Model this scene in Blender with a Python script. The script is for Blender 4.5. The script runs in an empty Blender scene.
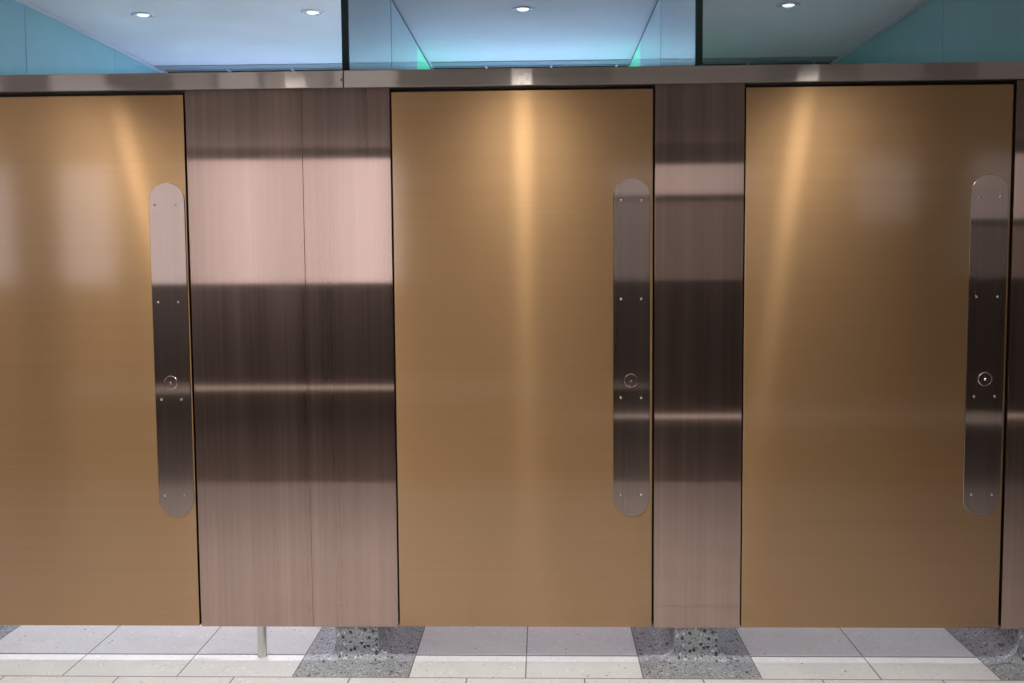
import bpy, bmesh, math, random
from mathutils import Vector, Matrix
random.seed(7)
sc = bpy.context.scene
COL = sc.collection

# ------------------------------------------------------------------ camera
YAW, PITCH, ROLL = 0.0300, 0.0762, -0.0077          # turned left, tilted down, roll
fwd = Vector((-math.sin(YAW)*math.cos(PITCH), math.cos(YAW)*math.cos(PITCH), -math.sin(PITCH)))
rgt = Vector((math.cos(YAW), math.sin(YAW), 0)); upv = rgt.cross(fwd)
c, s = math.cos(ROLL), math.sin(ROLL)
rgt, upv = rgt*c + upv*s, upv*c - rgt*s
cam_d = bpy.data.cameras.new('camera'); cam = bpy.data.objects.new('camera', cam_d); COL.objects.link(cam)
m = Matrix((rgt, upv, -fwd)).transposed().to_4x4(); m.translation = Vector((0, -3.5308, 1.4062))
cam.matrix_world = m
cam_d.sensor_width = 36.0; cam_d.lens = 36.0*1017.07/1024.0; cam_d.clip_start = 0.05
sc.camera = cam

# ------------------------------------------------------------------ world, lamps, exposure
world = bpy.data.worlds.new('world'); sc.world = world; world.use_nodes = True
world.node_tree.nodes['Background'].inputs[0].default_value = (0.6, 0.65, 0.75, 1)
world.node_tree.nodes['Background'].inputs[1].default_value = 0.02
sc.view_settings.view_transform = 'Standard'; sc.view_settings.look = 'None'
sc.view_settings.gamma = 1.0; sc.view_settings.use_curve_mapping = False
sc.view_settings.exposure = 0.0

Z_CEIL = 2.6
Y_BACK = 2.75
Y_OPP = -5.5
LAMP_X = (-1.888, -1.078, -0.083, 1.155)            # one column of downlights per stall

def spot(name, loc, power, color, angle=110, blend=0.6, radius=0.04, aim=None, parent=None):
    d = bpy.data.lights.new(name, 'SPOT'); d.energy = power; d.color = color
    d.spot_size = math.radians(angle); d.spot_blend = blend; d.shadow_soft_size = radius
    o = bpy.data.objects.new(name, d); COL.objects.link(o); o.location = loc
    if aim: o.rotation_euler = (Vector(aim)-Vector(loc)).to_track_quat('-Z', 'Y').to_euler()
    if parent: o.parent = parent
    return o

def area(name, loc, aim, power, color, sx, sy):
    d = bpy.data.lights.new(name, 'AREA'); d.shape = 'RECTANGLE'; d.size = sx; d.size_y = sy
    d.energy = power; d.color = color
    o = bpy.data.objects.new(name, d); COL.objects.link(o); o.location = loc
    o.rotation_euler = (Vector(aim)-Vector(loc)).to_track_quat('-Z', 'Y').to_euler()
    return o

WARM = (1.0, 0.98, 0.955); COOL = (0.42, 0.60, 1.0)
for x in LAMP_X:                      # row of ceiling spots in the aisle before the doors
    spot('aisle_spot', (x, -0.85, 2.59), 72 if x < 1 else 64, WARM, 120, 0.5, 0.045)
for x in LAMP_X:                                    # second row over the aisle
    spot('aisle_spot', (x, -2.3, 2.59), 15, WARM, 120, 0.5, 0.05)
for x in (-3.2, -1.6):                    # row further back over the aisle
    spot('aisle_spot', (x, -3.6, 2.42), 14, WARM, 120, 0.5, 0.04)
# cool strip lamps standing on the service ledge along the stalls' rear wall
area('ledge_strip_lamp', (-1.5, 2.60, 1.96), (-1.5, 2.0, 2.6), 5.5, COOL, 1.5, 0.06)
area('ledge_strip_lamp', (-0.06, 2.60, 1.96), (-0.06, 2.0, 2.6), 7, COOL, 1.1, 0.06)

# ------------------------------------------------------------------ mesh helpers
def tag(o, label=None, cat=None, group=None, kind=None):
    for k, v in (('label', label), ('category', cat), ('group', group), ('kind', kind)):
        if v: o[k] = v
    return o

def empty(name, loc):
    o = bpy.data.objects.new(name, None); o.empty_display_size = 0.1
    COL.objects.link(o); o.location = loc; return o

def link(name, bm, mats, parent=None, smooth=False, loc=None):
    bmesh.ops.recalc_face_normals(bm, faces=bm.faces[:])
    me = bpy.data.meshes.new(name); bm.to_mesh(me); bm.free()
    for mt in (mats if isinstance(mats, (list, tuple)) else [mats]): me.materials.append(mt)
    if smooth:
        for p in me.polygons: p.use_smooth = True
    o = bpy.data.objects.new(name, me); COL.objects.link(o)
    if parent: o.parent = parent
    if loc: o.location = loc
    return o

def add_box(bm, x0, x1, y0, y1, z0, z1, bev=0.0, mat=0, seg=2):
    r = bmesh.ops.create_cube(bm, size=1.0)
    vs = r['verts']
    for v in vs:
        v.co = Vector((x0 if v.co.x < 0 else x1, y0 if v.co.y < 0 else y1, z0 if v.co.z < 0 else z1))
    fs = set(f for v in vs for f in v.link_faces)
    for f in fs: f.material_index = mat
    if bev > 0:
        es = list(set(e for f in fs for e in f.edges))
        r = bmesh.ops.bevel(bm, geom=es, offset=bev, segments=seg, affect='EDGES', profile=0.5)
        for f in r['faces']: f.material_index = mat
    return bm

def lathe(bm, prof, center, axis='Z', n=32, mat=0, cap=True):
    """prof: list of (r, h); h runs along axis from center"""
    rings = []
    for r, h in prof:
        ring = []
        for k in range(n):
            a = 2*math.pi*k/n
            if axis == 'Z': p = Vector((r*math.cos(a), r*math.sin(a), h))
            else: p = Vector((r*math.cos(a), h, r*math.sin(a)))
            ring.append(bm.verts.new(p+Vector(center)))
        rings.append(ring)
    for a, b in zip(rings, rings[1:]):
        for k in range(n):
            f = bm.faces.new((a[k], a[(k+1) % n], b[(k+1) % n], b[k])); f.material_index = mat
    if cap:
        for ring in (rings[0], rings[-1]):
            f = bm.faces.new(ring); f.material_index = mat
    return bm

# ------------------------------------------------------------------ materials
def new_mat(name):
    mt = bpy.data.materials.new(name); mt.use_nodes = True
    nt = mt.node_tree; b = nt.nodes['Principled BSDF']
    return mt, nt, b
def N(nt, t, **kw):
    n = nt.nodes.new(t)
    for k, v in kw.items(): setattr(n, k, v)
    return n
def mapped(nt, scale, loc=(0, 0, 0)):
    tc = N(nt, 'ShaderNodeTexCoord'); mp = N(nt, 'ShaderNodeMapping')
    nt.links.new(tc.outputs['Object'], mp.inputs[0]); mp.inputs['Scale'].default_value = scale
    mp.inputs['Location'].default_value = loc
    return mp.outputs[0]
def noise(nt, vec, scale, detail=3, rough=0.6):
    n = N(nt, 'ShaderNodeTexNoise'); n.inputs['Scale'].default_value = scale
    n.inputs['Detail'].default_value = detail; n.inputs['Roughness'].default_value = rough
    nt.links.new(vec, n.inputs['Vector']); return n.outputs[0]
def mrange(nt, v, a, b, c, d):
    n = N(nt, 'ShaderNodeMapRange'); nt.links.new(v, n.inputs[0])
    for i, x in enumerate((a, b, c, d)): n.inputs[i+1].default_value = x
    return n.outputs[0]
def ramp(nt, v, stops, interp='LINEAR'):
    n = N(nt, 'ShaderNodeValToRGB'); n.color_ramp.interpolation = interp
    el = n.color_ramp.elements
    while len(el) < len(stops): el.new(0.5)
    for e, (p, col) in zip(el, stops): e.position = p; e.color = (*col, 1)
    nt.links.new(v, n.inputs[0]); return n.outputs[0]
def mix(nt, f, a, b, mode='MIX'):
    n = N(nt, 'ShaderNodeMix', data_type='RGBA', blend_type=mode)
    for sock, v in ((n.inputs[0], f), (n.inputs[6], a), (n.inputs[7], b)):
        if hasattr(v, 'is_linked'): nt.links.new(v, sock)
        elif isinstance(v, tuple): sock.default_value = (*v, 1)
        else: sock.default_value = v
    return n.outputs[2]
def math_(nt, op, a, b=0.0, c_=0.0):
    n = N(nt, 'ShaderNodeMath', operation=op)
    for sock, v in zip(n.inputs, (a, b, c_)):
        if hasattr(v, 'is_linked'): nt.links.new(v, sock)
        else: sock.default_value = v
    return n.outputs[0]

def brushed(name, col, brush='Z', streak=0.12, across=0.15, along=0.004, haze=0.3, haze_across=0.3, haze_along=0.1,
            coat=0.0, wear=0.0, fine_n=260, coarse_n=16, svar=0.5):
    """metal brushed along one axis; light smears across the brushing (two lobes: a crisp one and a hazy one)"""
    mt, nt, b = new_mat(name)
    out = nt.nodes['Material Output']
    nt.nodes.remove(b)
    tv = N(nt, 'ShaderNodeCombineXYZ')
    tv.inputs[2 if brush == 'Z' else 0].default_value = 1.0
    f, cn = fine_n, coarse_n
    sc_f = (f, f, 0.8) if brush == 'Z' else (0.8, f, f)
    sc_c = (cn, cn, 0.35) if brush == 'Z' else (0.35, cn, cn)
    fine = noise(nt, mapped(nt, sc_f, (0.37, 0.41, 0.43)), 1.0, 1); coarse = noise(nt, mapped(nt, sc_c, (3.1, 1.7, 0.3)), 1.0, 2)
    v = math_(nt, 'ADD', math_(nt, 'MULTIPLY', fine, 0.25), math_(nt, 'MULTIPLY', coarse, 0.75))
    k = mrange(nt, v, 0.3, 0.7, 1.0-streak, 1.0+streak)
    comb = N(nt, 'ShaderNodeVectorMath', operation='SCALE'); comb.inputs[0].default_value = col
    nt.links.new(k, comb.inputs['Scale'])
    colour = comb.outputs[0]
    share = mrange(nt, v, 0.3, 0.7, max(0.0, haze*(1-svar)), min(1.0, haze*(1+svar)))
    if wear > 0:                                    # dull wash marks, fingerprints
        w1 = noise(nt, mapped(nt, (14, 14, 0.7) if brush == 'Z' else (2, 9, 9), (0.73, 2.37, 5.1)), 1.0, 2, 0.5)
        wm = mrange(nt, w1, 0.40, 0.75, 0.0, wear)
        colour = mix(nt, wm, colour, tuple(x*0.8+0.05 for x in col))
        share = math_(nt, 'ADD', share, math_(nt, 'MULTIPLY', wm, 0.2))
    def lobe(ac, al):
        g = N(nt, 'ShaderNodeBsdfAnisotropic', distribution='MULTI_GGX')
        r2 = math.sqrt(ac*al)
        g.inputs['Roughness'].default_value = math.sqrt(r2)
        g.inputs['Anisotropy'].default_value = 1.0-math.sqrt(al/ac)
        nt.links.new(tv.outputs[0], g.inputs['Tangent']); nt.links.new(colour, g.inputs['Color'])
        return g.outputs[0]
    ms = N(nt, 'ShaderNodeMixShader'); nt.links.new(share, ms.inputs[0])
    nt.links.new(lobe(across, along), ms.inputs[1]); nt.links.new(lobe(haze_across, haze_along), ms.inputs[2])
    sh = ms.outputs[0]
    if coat:                                        # clear lacquer
        g = N(nt, 'ShaderNodeBsdfAnisotropic'); g.inputs['Roughness'].default_value = 0.10
        fr = N(nt, 'ShaderNodeFresnel'); fr.inputs[0].default_value = 1.7
        m2 = N(nt, 'ShaderNodeMixShader'); nt.links.new(math_(nt, 'MULTIPLY', fr.outputs[0], coat), m2.inputs[0])
        nt.links.new(sh, m2.inputs[1]); nt.links.new(g.outputs[0], m2.inputs[2]); sh = m2.outputs[0]
    nt.links.new(sh, out.inputs[0])
    return mt

def plain(name, col, rough=0.5, metal=0.0, spec=0.5, emit=None, estr=0.0):
    mt, nt, b = new_mat(name)
    n1 = noise(nt, mapped(nt, (3, 3, 3)), 1.0, 4)
    nt.links.new(ramp(nt, n1, [(0.3, tuple(x*0.97 for x in col)), (0.7, tuple(min(1, x*1.03) for x in col))]), b.inputs['Base Color'])
    b.inputs['Roughness'].default_value = rough; b.inputs['Metallic'].default_value = metal
    b.inputs['Specular IOR Level'].default_value = spec
    if emit:
        b.inputs['Emission Color'].default_value = (*emit, 1); b.inputs['Emission Strength'].default_value = estr
    return mt

def chips(nt, vec, scale, size, pick_lo, pick_hi):
    """mask of angular stone chips: a share of voronoi cells, shrunk"""
    v = N(nt, 'ShaderNodeTexVoronoi', feature='F1'); v.inputs['Scale'].default_value = scale
    nt.links.new(vec, v.inputs['Vector'])
    sep = N(nt, 'ShaderNodeSeparateColor'); nt.links.new(v.outputs['Color'], sep.inputs[0])
    a = math_(nt, 'GREATER_THAN', sep.outputs[0], pick_lo); b_ = math_(nt, 'LESS_THAN', sep.outputs[0], pick_hi)
    lim = math_(nt, 'MULTIPLY', mrange(nt, sep.outputs[1], 0, 1, 0.45, 1.0), size)
    d = math_(nt, 'LESS_THAN', v.outputs['Distance'], lim)
    return math_(nt, 'MULTIPLY', math_(nt, 'MULTIPLY', a, b_), d)

def warped(nt, scale):
    base = mapped(nt, scale)
    n = N(nt, 'ShaderNodeTexNoise'); n.inputs['Scale'].default_value = 60; nt.links.new(base, n.inputs['Vector'])
    sub = N(nt, 'ShaderNodeVectorMath', operation='MULTIPLY_ADD')
    nt.links.new(n.outputs['Color'], sub.inputs[0]); sub.inputs[1].default_value = (0.012, 0.012, 0.012)
    nt.links.new(base, sub.inputs[2]); return sub.outputs[0]

def grey_terrazzo_colour(nt):
    v = warped(nt, (1, 1, 1))
    cl = noise(nt, v, 7, 3)
    col = ramp(nt, cl, [(0.3, (0.33, 0.34, 0.36)), (0.7, (0.42, 0.43, 0.45))])
    for scale, size, lo, hi, cc in ((95, 0.5, 0.0, 0.30, (0.66, 0.68, 0.70)), (120, 0.5, 0.30, 0.55, (0.22, 0.22, 0.25)),
                                    (75, 0.5, 0.55, 0.82, (0.045, 0.045, 0.055)), (150, 0.5, 0.82, 0.97, (0.03, 0.03, 0.04))):
        col = mix(nt, chips(nt, v, scale, size, lo, hi), col, cc)
    col = mix(nt, chips(nt, v, 210, 0.55, 0.0, 0.3), col, (0.05, 0.05, 0.06))
    return col
def white_terrazzo_colour(nt):
    v = warped(nt, (1, 1, 1))
    cl = noise(nt, v, 5, 4)
    col = ramp(nt, cl, [(0.3, (0.72, 0.715, 0.71)), (0.7, (0.79, 0.79, 0.785))])
    for scale, size, lo, hi, cc in ((60, 0.45, 0.0, 0.22, (0.86, 0.86, 0.85)), (110, 0.45, 0.4, 0.5, (0.55, 0.52, 0.50)),
                                    (45, 0.22, 0.93, 0.975, (0.25, 0.21, 0.18))):
        col = mix(nt, chips(nt, v, scale, size, lo, hi), col, cc)
    return col

def floor_material():
    mt, nt, b = new_mat('terrazzo_floor_tiles')
    tc = N(nt, 'ShaderNodeTexCoord'); sp = N(nt, 'ShaderNodeSeparateXYZ'); nt.links.new(tc.outputs['Object'], sp.inputs[0])
    X, Y = sp.outputs[0], sp.outputs[1]
    def near(v, w): return math_(nt, 'LESS_THAN', math_(nt, 'ABSOLUTE', v), w)
    Y0 = -0.167
    stall = math_(nt, 'GREATER_THAN', Y, Y0)
    aisle = math_(nt, 'SUBTRACT', 1.0, stall)
    # joints across: the row's edge, one more at the door line, then every 0.6 m out in the aisle
    xs = math_(nt, 'DIVIDE', math_(nt, 'ADD', X, 1.6636+40.0), 0.4)     # tile index in the stall row
    fx = math_(nt, 'SUBTRACT', math_(nt, 'FRACT', math_(nt, 'ADD', xs, 0.5)), 0.5)
    xa = math_(nt, 'ADD', xs, 0.5)
    fa = math_(nt, 'SUBTRACT', math_(nt, 'FRACT', math_(nt, 'ADD', xa, 0.5)), 0.5)
    w = 0.0022/0.4
    jx = math_(nt, 'ADD', math_(nt, 'MULTIPLY', near(fx, w), stall), math_(nt, 'MULTIPLY', near(fa, w), aisle))
    ti = math_(nt, 'FLOOR', xs)
    strip = near(math_(nt, 'SUBTRACT', ti, 98.0), 0.1)                  # grey strips run under the partitions
    for q in (102.0, 105.0, 108.0): strip = math_(nt, 'MAXIMUM', strip, near(math_(nt, 'SUBTRACT', ti, q), 0.1))
    dark = math_(nt, 'MULTIPLY', strip, stall)
    jy0 = near(math_(nt, 'SUBTRACT', Y, Y0), 0.0028)
    jd = math_(nt, 'MULTIPLY', near(math_(nt, 'SUBTRACT', Y, 0.034), 0.006), math_(nt, 'SUBTRACT', 1.0, strip))
    ya = math_(nt, 'DIVIDE', math_(nt, 'SUBTRACT', Y, Y0), 0.4)
    fy = math_(nt, 'SUBTRACT', math_(nt, 'FRACT', math_(nt, 'ADD', ya, 0.5)), 0.5)
    jy = math_(nt, 'MULTIPLY', near(fy, 0.006), aisle)
    j = math_(nt, 'MINIMUM', math_(nt, 'ADD', math_(nt, 'ADD', jx, jy0), math_(nt, 'ADD', jd, jy)), 1.0)
    col = mix(nt, dark, white_terrazzo_colour(nt), grey_terrazzo_colour(nt))
    col = mix(nt, j, col, (0.17, 0.155, 0.14))
    nt.links.new(col, b.inputs['Base Color'])
    b.inputs['Roughness'].default_value = 0.32; b.inputs['Specular IOR Level'].default_value = 0.4
    return mt

def pier_material():
    mt, nt, b = new_mat('grey_terrazzo')
    nt.links.new(grey_terrazzo_colour(nt), b.inputs['Base Color']); b.inputs['Roughness'].default_value = 0.35
    return mt

STEEL = brushed('rose_brushed_steel', (0.425, 0.308, 0.262), 'Z', 0.11, 0.03, 0.002, 0.30, 0.25, 0.09, wear=0.3, fine_n=95, coarse_n=17, svar=0.3)
STEEL_H = brushed('brushed_steel_rail', (0.45, 0.395, 0.36), 'X', 0.03, 0.30, 0.003, 0.30, 0.35, 0.08, svar=0.15)
PLATE = brushed('plate_steel', (0.42, 0.33, 0.29), 'Z', 0.035, 0.12, 0.002, 0.26, 0.3, 0.09, wear=0.3, fine_n=95, svar=0.2)
GOLD = brushed('bronze_brushed_metal', (0.475, 0.284, 0.135), 'X', 0.012, 0.22, 0.009, 0.84, 0.32, 0.12, coat=1.0, wear=0.06, fine_n=220, coarse_n=60, svar=0.03)
EDGE = plain('folded_bronze_edge', (0.42, 0.24, 0.11), 0.35, 1.0)
BOLT = plain('polished_steel_screw', (0.66, 0.60, 0.56), 0.2, 1.0)
DARK = plain('black_recess', (0.01, 0.01, 0.01), 0.6)
RED = plain('red_lock_indicator', (0.25, 0.01, 0.01), 0.4)
LEG = plain('satin_steel_tube', (0.62, 0.62, 0.58), 0.3, 1.0)
CEIL = plain('painted_ceiling', (0.80, 0.80, 0.81), 0.75, spec=0.2)
TEAL = plain('teal_backpainted_glass', (0.34, 0.63, 0.68), 0.12, spec=0.5)
GLASS = plain('laminated_pale_teal_glass', (0.66, 0.88, 0.95), 0.03, spec=1.0)
MINT = plain('edge_lit_mint_glass', (0.26, 0.96, 0.60), 0.15, spec=0.5, emit=(0.12, 1.0, 0.55), estr=0.2)  # glow put in by emission, in place of light reaching the pane
RIM = plain('dark_green_glass_edge', (0.004, 0.028, 0.026), 0.15)
SEAM = plain('green_glass_seam', (0.02, 0.30, 0.24), 0.2)
JOINT = plain('dark_joint', (0.05, 0.10, 0.12), 0.6)
WHITE = plain('white_lacquered_trim', (0.72, 0.74, 0.78), 0.4)
WALLD = plain('dark_brown_laminate', (0.115, 0.080, 0.062), 0.55)
WALLG = plain('grey_plaster', (0.34, 0.32, 0.31), 0.7)
INNER = plain('light_grey_laminate', (0.55, 0.56, 0.57), 0.5)
SHEEN = plain('frosted_window', (0.8, 0.8, 0.8), 0.4, emit=(1.0, 0.92, 0.93), estr=1.45)  # emission for the unseen panes invented for the reflections
SHEEN3 = plain('frosted_window_bright', (0.8, 0.8, 0.8), 0.4, emit=(1.0, 0.95, 0.99), estr=2.9)
SHEEN2 = plain('frosted_window_dim', (0.8, 0.8, 0.8), 0.4, emit=(1.0, 0.94, 0.95), estr=1.0)
ALU = plain('grey_aluminium_profile', (0.40, 0.42, 0.45), 0.45)
SHEEN4 = plain('frosted_window_shaded', (0.5, 0.46, 0.45), 0.4, emit=(1.0, 0.90, 0.87), estr=0.24)  # faint emission for added panes, lifts the dimmer reflections
LINE = plain('lit_skirting_strip', (0.85, 0.83, 0.80), 0.35, emit=(1.0, 0.93, 0.88), estr=1.1)  # emission for the added strips that reflect as thin lines
LAMP = plain('lamp_glass', (0.9, 0.9, 0.9), 0.3, emit=(0.95, 0.97, 1.0), estr=0.85)
CHROME = plain('chrome_ring', (0.80, 0.80, 0.82), 0.15, 1.0)

# ------------------------------------------------------------------ the setting
def struct(name, bm, mt, parent=None, label=None):
    o = link(name, bm, mt, parent)
    if not parent: o['kind'] = 'structure'
    return o
XL, XR = -6.4, 4.6
struct('floor', add_box(bmesh.new(), XL, XR, Y_OPP, Y_BACK, -0.06, 0.0), floor_material())
struct('ceiling', add_box(bmesh.new(), XL, XR, Y_OPP, Y_BACK, Z_CEIL, Z_CEIL+0.06), CEIL)
struct('wall_back', add_box(bmesh.new(), XL, XR, Y_BACK, Y_BACK+0.08, 0, Z_CEIL), INNER)
struct('wall_aisle_left', add_box(bmesh.new(), XL-0.08, XL, Y_OPP, Y_BACK, 0, Z_CEIL), WALLG)
struct('wall_aisle_right', add_box(bmesh.new(), XR, XR+0.08, Y_OPP, Y_BACK, 0, Z_CEIL), WALLD)
struct('ceiling_bulkhead', add_box(bmesh.new(), XL, XR, Y_OPP, -2.6, 2.43, Z_CEIL), WALLG)  # added grey drop, out of view, dims the reflected ceiling

# opposite wall: dark lower cladding, plaster above, glowing panes added for reflections
wo = struct('wall_opposite', add_box(bmesh.new(), XL, XR, Y_OPP-0.08, Y_OPP, 0, Z_CEIL), WALLG)
struct('floor_inlay', add_box(bmesh.new(), XL, XR, Y_OPP+0.03, -2.95, 0.0, 0.003), WALLD)  # unseen dark slab added so the metal reflects a darker floor
struct('trim_1', add_box(bmesh.new(), XL, XR, Y_OPP, Y_OPP+0.03, 0.0, 1.22), WALLD)
struct('trim_2', add_box(bmesh.new(), -4.4, 0.1, Y_OPP+0.03, Y_OPP+0.09, 0.302, 0.332, 0.004), LINE)  # added glowing strip, unseen, makes the thin reflected line
struct('trim_3', add_box(bmesh.new(), 0.1, 4.4, Y_OPP+0.03, Y_OPP+0.09, 0.032, 0.062, 0.004), LINE)  # added glowing strip for the lower reflected line at the right
for i, (x0, x1, z0, z1, mt) in enumerate(((-6.2, -4.72, 1.25, 2.32, SHEEN3), (-4.29, -3.80, 1.25, 2.32, SHEEN3), (-3.2, -2.86, 1.25, 2.34, SHEEN), (-2.80, -2.46, 1.25, 2.34, SHEEN3), (-2.40, -1.86, 1.25, 2.34, SHEEN), (-1.80, -1.25, 1.25, 2.34, SHEEN3),
                                         (0.6, 1.9, 2.0, 2.26, SHEEN2), (2.72, 3.25, 1.76, 2.32, SHEEN2), (3.7, 4.3, 1.76, 2.32, SHEEN2),
                                         (0.6, 1.9, 1.25, 1.94, SHEEN4), (3.5, 4.4, 1.25, 1.70, SHEEN4))):
    w_ = struct('window_%d' % (i+1), add_box(bmesh.new(), x0, x1, Y_OPP, Y_OPP+0.02, z0, z1), mt)  # added glowing pane, unseen, there to reflect in steel and doors
    fb = bmesh.new()
    for a, b_, c0, c1 in ((x0-.03, x0, z0, z1), (x1, x1+.03, z0, z1), (x0-.03, x1+.03, z1, z1+.03), (x0-.03, x1+.03, z0-.03, z0)):
        add_box(fb, a, b_, Y_OPP, Y_OPP+0.035, c0, c1)
    link('window_frame', fb, WALLD, w_)

# stalls' end walls: teal glass cladding with upright joints
JY = (1.095, 2.065)
def clad_wall(name, x0, x1, face):
    bm = bmesh.new(); ys = (0.06,) + JY + (Y_BACK,)
    for a, b_ in zip(ys, ys[1:]): add_box(bm, x0, x1, a+0.002, b_-0.002, 0.118, Z_CEIL, 0.001)
    o = struct(name, bm, TEAL)
    bm = bmesh.new()
    for y in JY: add_box(bm, x0+0.003, x1-0.003, y-0.004, y+0.004, 0.118, Z_CEIL-0.001)
    link('joint', bm, JOINT, o)
    return o
clad_wall('wall_left', -2.37, -2.33, 1)
clad_wall('wall_right', 1.77, 1.81, -1)
# shadow-gap trims where the end walls meet the ceiling
struct('trim_4', add_box(bmesh.new(), -2.33, -2.305, 0.06, Y_BACK, Z_CEIL-0.012, Z_CEIL-0.0005, 0.002), WHITE)
struct('trim_5', add_box(bmesh.new(), 1.735, 1.77, 0.06, Y_BACK, Z_CEIL-0.012, Z_CEIL-0.0005, 0.002), WHITE)
# service ledge along the rear wall, carries the strip lamps
struct('wall_ledge', add_box(bmesh.new(), -2.33, 1.77, 2.52, Y_BACK, 0.0, 1.93), INNER)
# slot profile at the top of the rear wall, held by small clips
sl = bmesh.new(); gap = bmesh.new()
for x0, x1 in ((-2.30, -0.69), (-0.65, 0.525), (0.565, 1.735)):
    add_box(sl, x0, x1, 2.57, 2.675, Z_CEIL-0.008, Z_CEIL-0.0005, 0.002)
    add_box(sl, x0, x1, 2.695, 2.712, Z_CEIL-0.010, Z_CEIL-0.004)
    add_box(gap, x0, x1, 2.676, 2.748, Z_CEIL-0.003, Z_CEIL-0.0005)
    add_box(gap, x0, x1, 2.744, 2.7495, Z_CEIL-0.05, Z_CEIL-0.003)
slot = struct('trim_6', sl, ALU)
link('slot_recess', gap, DARK, slot)  # black strips painted in for the shade inside the slot
for k in range(11):
    x = -2.29 + 0.392*k
    if abs(x+0.67) > 0.05 and abs(x-0.545) > 0.05 and x < 1.72:
        link('clip', add_box(bmesh.new(), x-0.006, x+0.006, 2.676, 2.743, Z_CEIL-0.014, Z_CEIL-0.0035, 0.001), WHITE, slot)
# fronts beyond the frame, left and right
struct('wall_front_left', add_box(bmesh.new(), XL, -2.145, 0.0, 0.04, 0.116, 2.07), STEEL)
struct('wall_front_right', add_box(bmesh.new(), 1.925, XR, 0.0, 0.04, 0.116, 2.07), STEEL)

# ------------------------------------------------------------------ steel panels between the doors
Z0, Z1 = 0.116, 2.011
def panel(name, x0, x1, label, stops=(1, 1)):
    r = empty(name, ((x0+x1)/2, 0, 0))
    bm = add_box(bmesh.new(), x0, x1, 0.0, 0.04, Z0, Z1, 0.0008)
    link('panel_face', bm, STEEL, r, loc=(-(x0+x1)/2, 0, 0))
    for a, b_, on in ((x0-0.022, x0+0.02, stops[0]), (x1-0.02, x1+0.022, stops[1])):
        if on:
            st = link('door_stop', add_box(bmesh.new(), a, b_, 0.0455, 0.062, Z0, Z1), DARK, r, loc=(-(x0+x1)/2, 0, 0))
            st['label'] = 'black strip behind the door gap'
    tag(r, label, 'panel', 'brushed steel panels between the doors', kind='thing')
    return r
pA = panel('steel_panel', -1.2295, -0.8258, 'wide rose-tinted brushed steel panel just right of the left door, on a thin tube leg', (1, 0))
bm = lathe(bmesh.new(), [(0.016, 0.002), (0.016, Z0+0.001)], (0, 0, 0), n=24)
lathe(bm, [(0.0175, 0.0), (0.0175, 0.004), (0.016, 0.006)], (0, 0, 0), n=24)
leg = link('support_leg', bm, LEG, pA, smooth=False, loc=(-1.0175+1.02815, 0.019, 0))
leg['label'] = 'pale satin steel tube leg'
pB = panel('steel_panel', -0.8252, -0.5200, 'narrower rose-tinted brushed steel panel just left of the middle door, joined to the wide one', (0, 1))
pC = panel('steel_panel', 0.3885, 0.6920, 'brushed steel panel between the middle and right doors')
pD = panel('steel_panel', 1.6030, 1.9150, 'brushed steel panel at the far right edge, right of the right door')

# ------------------------------------------------------------------ header rails
def rail(x0, x1, label, hole=None):
    r = empty('header_rail', ((x0+x1)/2, 0, 2.012))
    bm = add_box(bmesh.new(), x0, x1, -0.012, 0.055, 2.0125, 2.070, 0.002)
    o = link('rail_body', bm, STEEL_H, r, loc=(-(x0+x1)/2, 0, -2.012))
    st = link('door_stop', add_box(bmesh.new(), x0, x1, 0.0635, 0.075, 1.96, 2.069), DARK, r, loc=(-(x0+x1)/2, 0, -2.012))
    st['label'] = 'black strip behind the gap over the doors'
    if hole:
        bm = lathe(bmesh.new(), [(0.0042, -0.0005), (0.0042, 0.001)], (hole, -0.012, 2.038), axis='Y', n=16)
        h = link('screw_hole', bm, DARK, r, loc=(-(x0+x1)/2, 0, -2.012)); h['label'] = 'small black screw hole'
    tag(r, label, 'rail', 'brushed steel header rails')
rail(XL, -0.6765, 'brushed steel header rail over the left door, with a screw hole at its right end', -0.6825)
rail(-0.6750, XR, 'long brushed steel header rail over the middle and right doors')

# ------------------------------------------------------------------ doors
def stadium(bm, x0, x1, z0, z1, y0, y1, n=20, bev=0.0012):
    r = (x1-x0)/2; cx = (x0+x1)/2
    def outline(d, y):
        vs = []
        for k in range(n+1):
            a = math.pi*k/n; vs.append(bm.verts.new((cx+(r-d)*math.cos(a), y, z1-r+(r-d)*math.sin(a))))
        for k in range(n+1):
            a = math.pi+math.pi*k/n; vs.append(bm.verts.new((cx+(r-d)*math.cos(a), y, z0+r+(r-d)*math.sin(a))))
        return vs
    rings = [outline(0, y1), outline(0, y0+bev), outline(bev, y0)]
    for a, b_ in zip(rings, rings[1:]):
        for k in range(len(a)): bm.faces.new((a[k], a[(k+1) % len(a)], b_[(k+1) % len(a)], b_[k]))
    bm.faces.new(rings[-1]); bm.faces.new(rings[0][::-1])
    return bm

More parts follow.
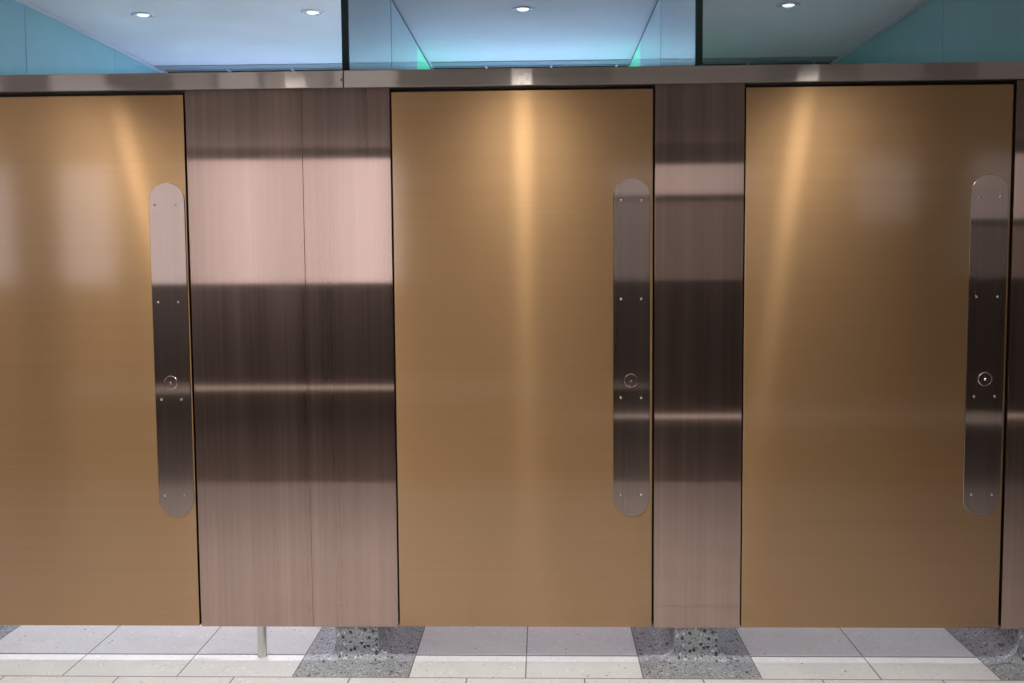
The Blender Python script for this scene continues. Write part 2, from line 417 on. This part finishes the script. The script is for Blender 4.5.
def make_door(x0, x1, px0, px1, lockx, label):
    """origin at the foot of the latch edge"""
    d = empty('stall_door', (x1, 0, Z0+0.001))
    off = (-x1, 0, -(Z0+0.001))
    bm = add_box(bmesh.new(), x0, x1, 0.002, 0.042, Z0+0.001, 1.9975, 0.002)
    link('door_leaf', bm, GOLD, d, loc=off)
    pl = link('push_plate', stadium(bmesh.new(), px0, px1, 0.517, 1.697, -0.002, 0.0021), PLATE, d, loc=off)
    pl['label'] = 'brushed steel round-ended push plate'
    cx = lockx
    for z in (1.620, 1.2815, 0.938, 0.594):
        for x in (cx-0.0352, cx+0.0352):
            bm = lathe(bmesh.new(), [(0.0052, -0.0015), (0.0048, -0.0036), (0.003, -0.005), (0.0008, -0.0052)], (x, 0, z), axis='Y', n=16)
            link('screw', bm, BOLT, pl, smooth=True)
    bm = lathe(bmesh.new(), [(0.0242, -0.0015), (0.0242, -0.0046), (0.0232, -0.0056), (0.0218, -0.0056), (0.0208, -0.0040)], (cx, 0, 0.998), axis='Y', n=48, mat=2, cap=False)
    lathe(bm, [(0.0212, -0.0012), (0.0212, -0.0041), (0.0008, -0.0041)], (cx, 0, 0.998), axis='Y', n=48)
    lathe(bm, [(0.0036, -0.0039), (0.0036, -0.0046), (0.0004, -0.0047)], (cx, 0, 1.0075), axis='Y', n=16, mat=1)
    lathe(bm, [(0.0042, -0.0039), (0.0042, -0.0062), (0.0030, -0.0072), (0.0004, -0.0074)], (cx, 0, 0.9965), axis='Y', n=16, mat=2)
    lk = link('lock_disc', bm, [PLATE, RED, BOLT], pl)
    lk['label'] = 'round lock disc with a red dot and a bright pin'
    tag(d, label, 'door', 'bronze stall doors', kind='thing')
    return d
make_door(-2.137, -1.2370, -1.3680, -1.2420, -1.3105, 'bronze stall door at the left, cut off by the left edge of the photo')
make_door(-0.5150, 0.3820, 0.2455, 0.3725, 0.3075, 'middle bronze stall door, with a steel panel on either side, under the straight bright streak')
make_door(0.6970, 1.5940, 1.4590, 1.5860, 1.5225, 'bronze stall door at the right, with a slanting bright streak near its left edge')

# ------------------------------------------------------------------ terrazzo piers
PIER = pier_material()
def make_pier(x, label):
    o_bm = bmesh.new(); R_ = 0.058; hw = 0.0765; F = 0.030
    zs = [0.0, 0.0015, 0.004, 0.008, 0.013, 0.019, 0.026, 0.034, 0.043, 0.058, 0.085, Z0]
    rings = []
    for z in zs:
        t = R_-math.sqrt(max(0, R_*R_-(R_-z)**2)) if z < R_ else 0.0
        tf = F-math.sqrt(max(0, F*F-(F-z)**2)) if z < F else 0.0
        w_ = hw+t; yf = 0.004-tf
        rings.append([o_bm.verts.new(p) for p in ((-w_, yf, z), (w_, yf, z), (w_, 2.50, z), (-w_, 2.50, z))])
    for a, b_ in zip(rings, rings[1:]):
        for k in range(4): o_bm.faces.new((a[k], a[(k+1) % 4], b_[(k+1) % 4], b_[k]))
    o_bm.faces.new(rings[0][::-1]); o_bm.faces.new(rings[-1])
    o = link('terrazzo_pier', o_bm, PIER, loc=(x, 0, 0))
    tag(o, label, 'pier', 'terrazzo piers under the panels')
make_pier(-0.6700, 'speckled grey terrazzo pier under the narrow panel left of the middle door')
make_pier(0.5400, 'speckled grey terrazzo pier under the panel between the middle and right doors')
make_pier(1.7430, 'speckled grey terrazzo pier at the bottom right corner, mostly cut off')

# ------------------------------------------------------------------ glass partitions above the piers
def partition(x, label):
    r = empty('glass_partition', (x, 0.09, Z0))
    h = 0.012; zl = 1.98
    lo = link('lower_panel', add_box(bmesh.new(), -0.07, 0.07, 0.078-0.09, 2.515-0.09, 0.001, zl-Z0, 0.003), WALLD, r)  # unseen; put in thick and dark to shade the floor strip
    lo['label'] = 'dark laminate lower panel'
    for i, (a, b_) in enumerate(zip((0.078,) + JY, JY + (Y_BACK-0.002,))):
        add = 0.003 if i else 0.0005
        bm = add_box(bmesh.new(), -h, h, a+add-0.09, b_-0.004-0.09, zl+0.001-Z0, Z_CEIL-0.009-Z0, 0.0015)
        p = link('glass_pane', bm, MINT if i == 2 else GLASS, r)
        if i == 2: p['label'] = 'bright mint green glass pane at the rear'
    e = link('front_edge', add_box(bmesh.new(), -h-0.0005, h+0.0005, 0.058-0.09, 0.077-0.09, 0.001, Z_CEIL-0.001-Z0, 0.002), RIM, r)
    e['label'] = 'dark green front edge'
    for y in JY:
        bm = add_box(bmesh.new(), -h-0.0005, h+0.0005, y-0.0105-0.09, y+0.0035-0.09, zl+0.001-Z0, Z_CEIL-0.009-Z0)
        link('seam', bm, SEAM if y < 2 else MINT, r)
    ch = link('ceiling_channel', add_box(bmesh.new(), -h-0.001, h+0.001, 0.079-0.09, Y_BACK-0.002-0.09, Z_CEIL-0.0085-Z0, Z_CEIL-0.001-Z0), JOINT, r)
    ch['label'] = 'thin dark channel along the ceiling'
    tag(r, label, 'partition', 'glass partitions between the stalls')
partition(-0.6805, 'glass partition rising over the rail between the left and middle stalls')
partition(0.5450, 'glass partition rising over the rail between the middle and right stalls')

# ------------------------------------------------------------------ downlights in the stall ceilings
def make_downlight():
    r = empty('ceiling_downlight', (0, 0, Z_CEIL))
    bm = lathe(bmesh.new(), [(0.054, 0.0), (0.053, -0.004), (0.046, -0.006), (0.040, -0.003), (0.040, 0.0)], (0, 0, -0.0005), n=40, cap=False)
    link('trim_ring', bm, WHITE, r, smooth=True)
    bm = lathe(bmesh.new(), [(0.0405, -0.0015), (0.030, -0.0025), (0.017, -0.003)], (0, 0, 0), n=32, cap=False)
    link('reflector', bm, CHROME, r, smooth=True)
    bm = lathe(bmesh.new(), [(0.029, -0.0028), (0.020, -0.007), (0.010, -0.009), (0.001, -0.0095)], (0, 0, 0), n=32, cap=False)
    link('lamp', bm, LAMP, r, smooth=True)
    return r
proto = make_downlight()
labels = ('leftmost ceiling downlight, near the left teal wall',
          'ceiling downlight just left of the left glass partition',
          'ceiling downlight over the middle stall, between the two glass partitions',
          'rightmost ceiling downlight, in the dim ceiling of the right stall')
for i, (x, lab) in enumerate(zip(LAMP_X, labels)):
    if i == 0: r = proto
    else:
        r = proto.copy(); COL.objects.link(r)
        for ch in proto.children:
            k = ch.copy(); COL.objects.link(k); k.parent = r
    r.location = (x, 1.352, Z_CEIL)
    tag(r, lab, 'ceiling light', 'downlights in the stall ceilings')
for x, p in zip(LAMP_X, (108, 108, 108, 92)):
    spot('stall_spot', (x, 1.352, 2.585), p, (1.0, 0.90, 0.99), 120, 0.5, 0.03)
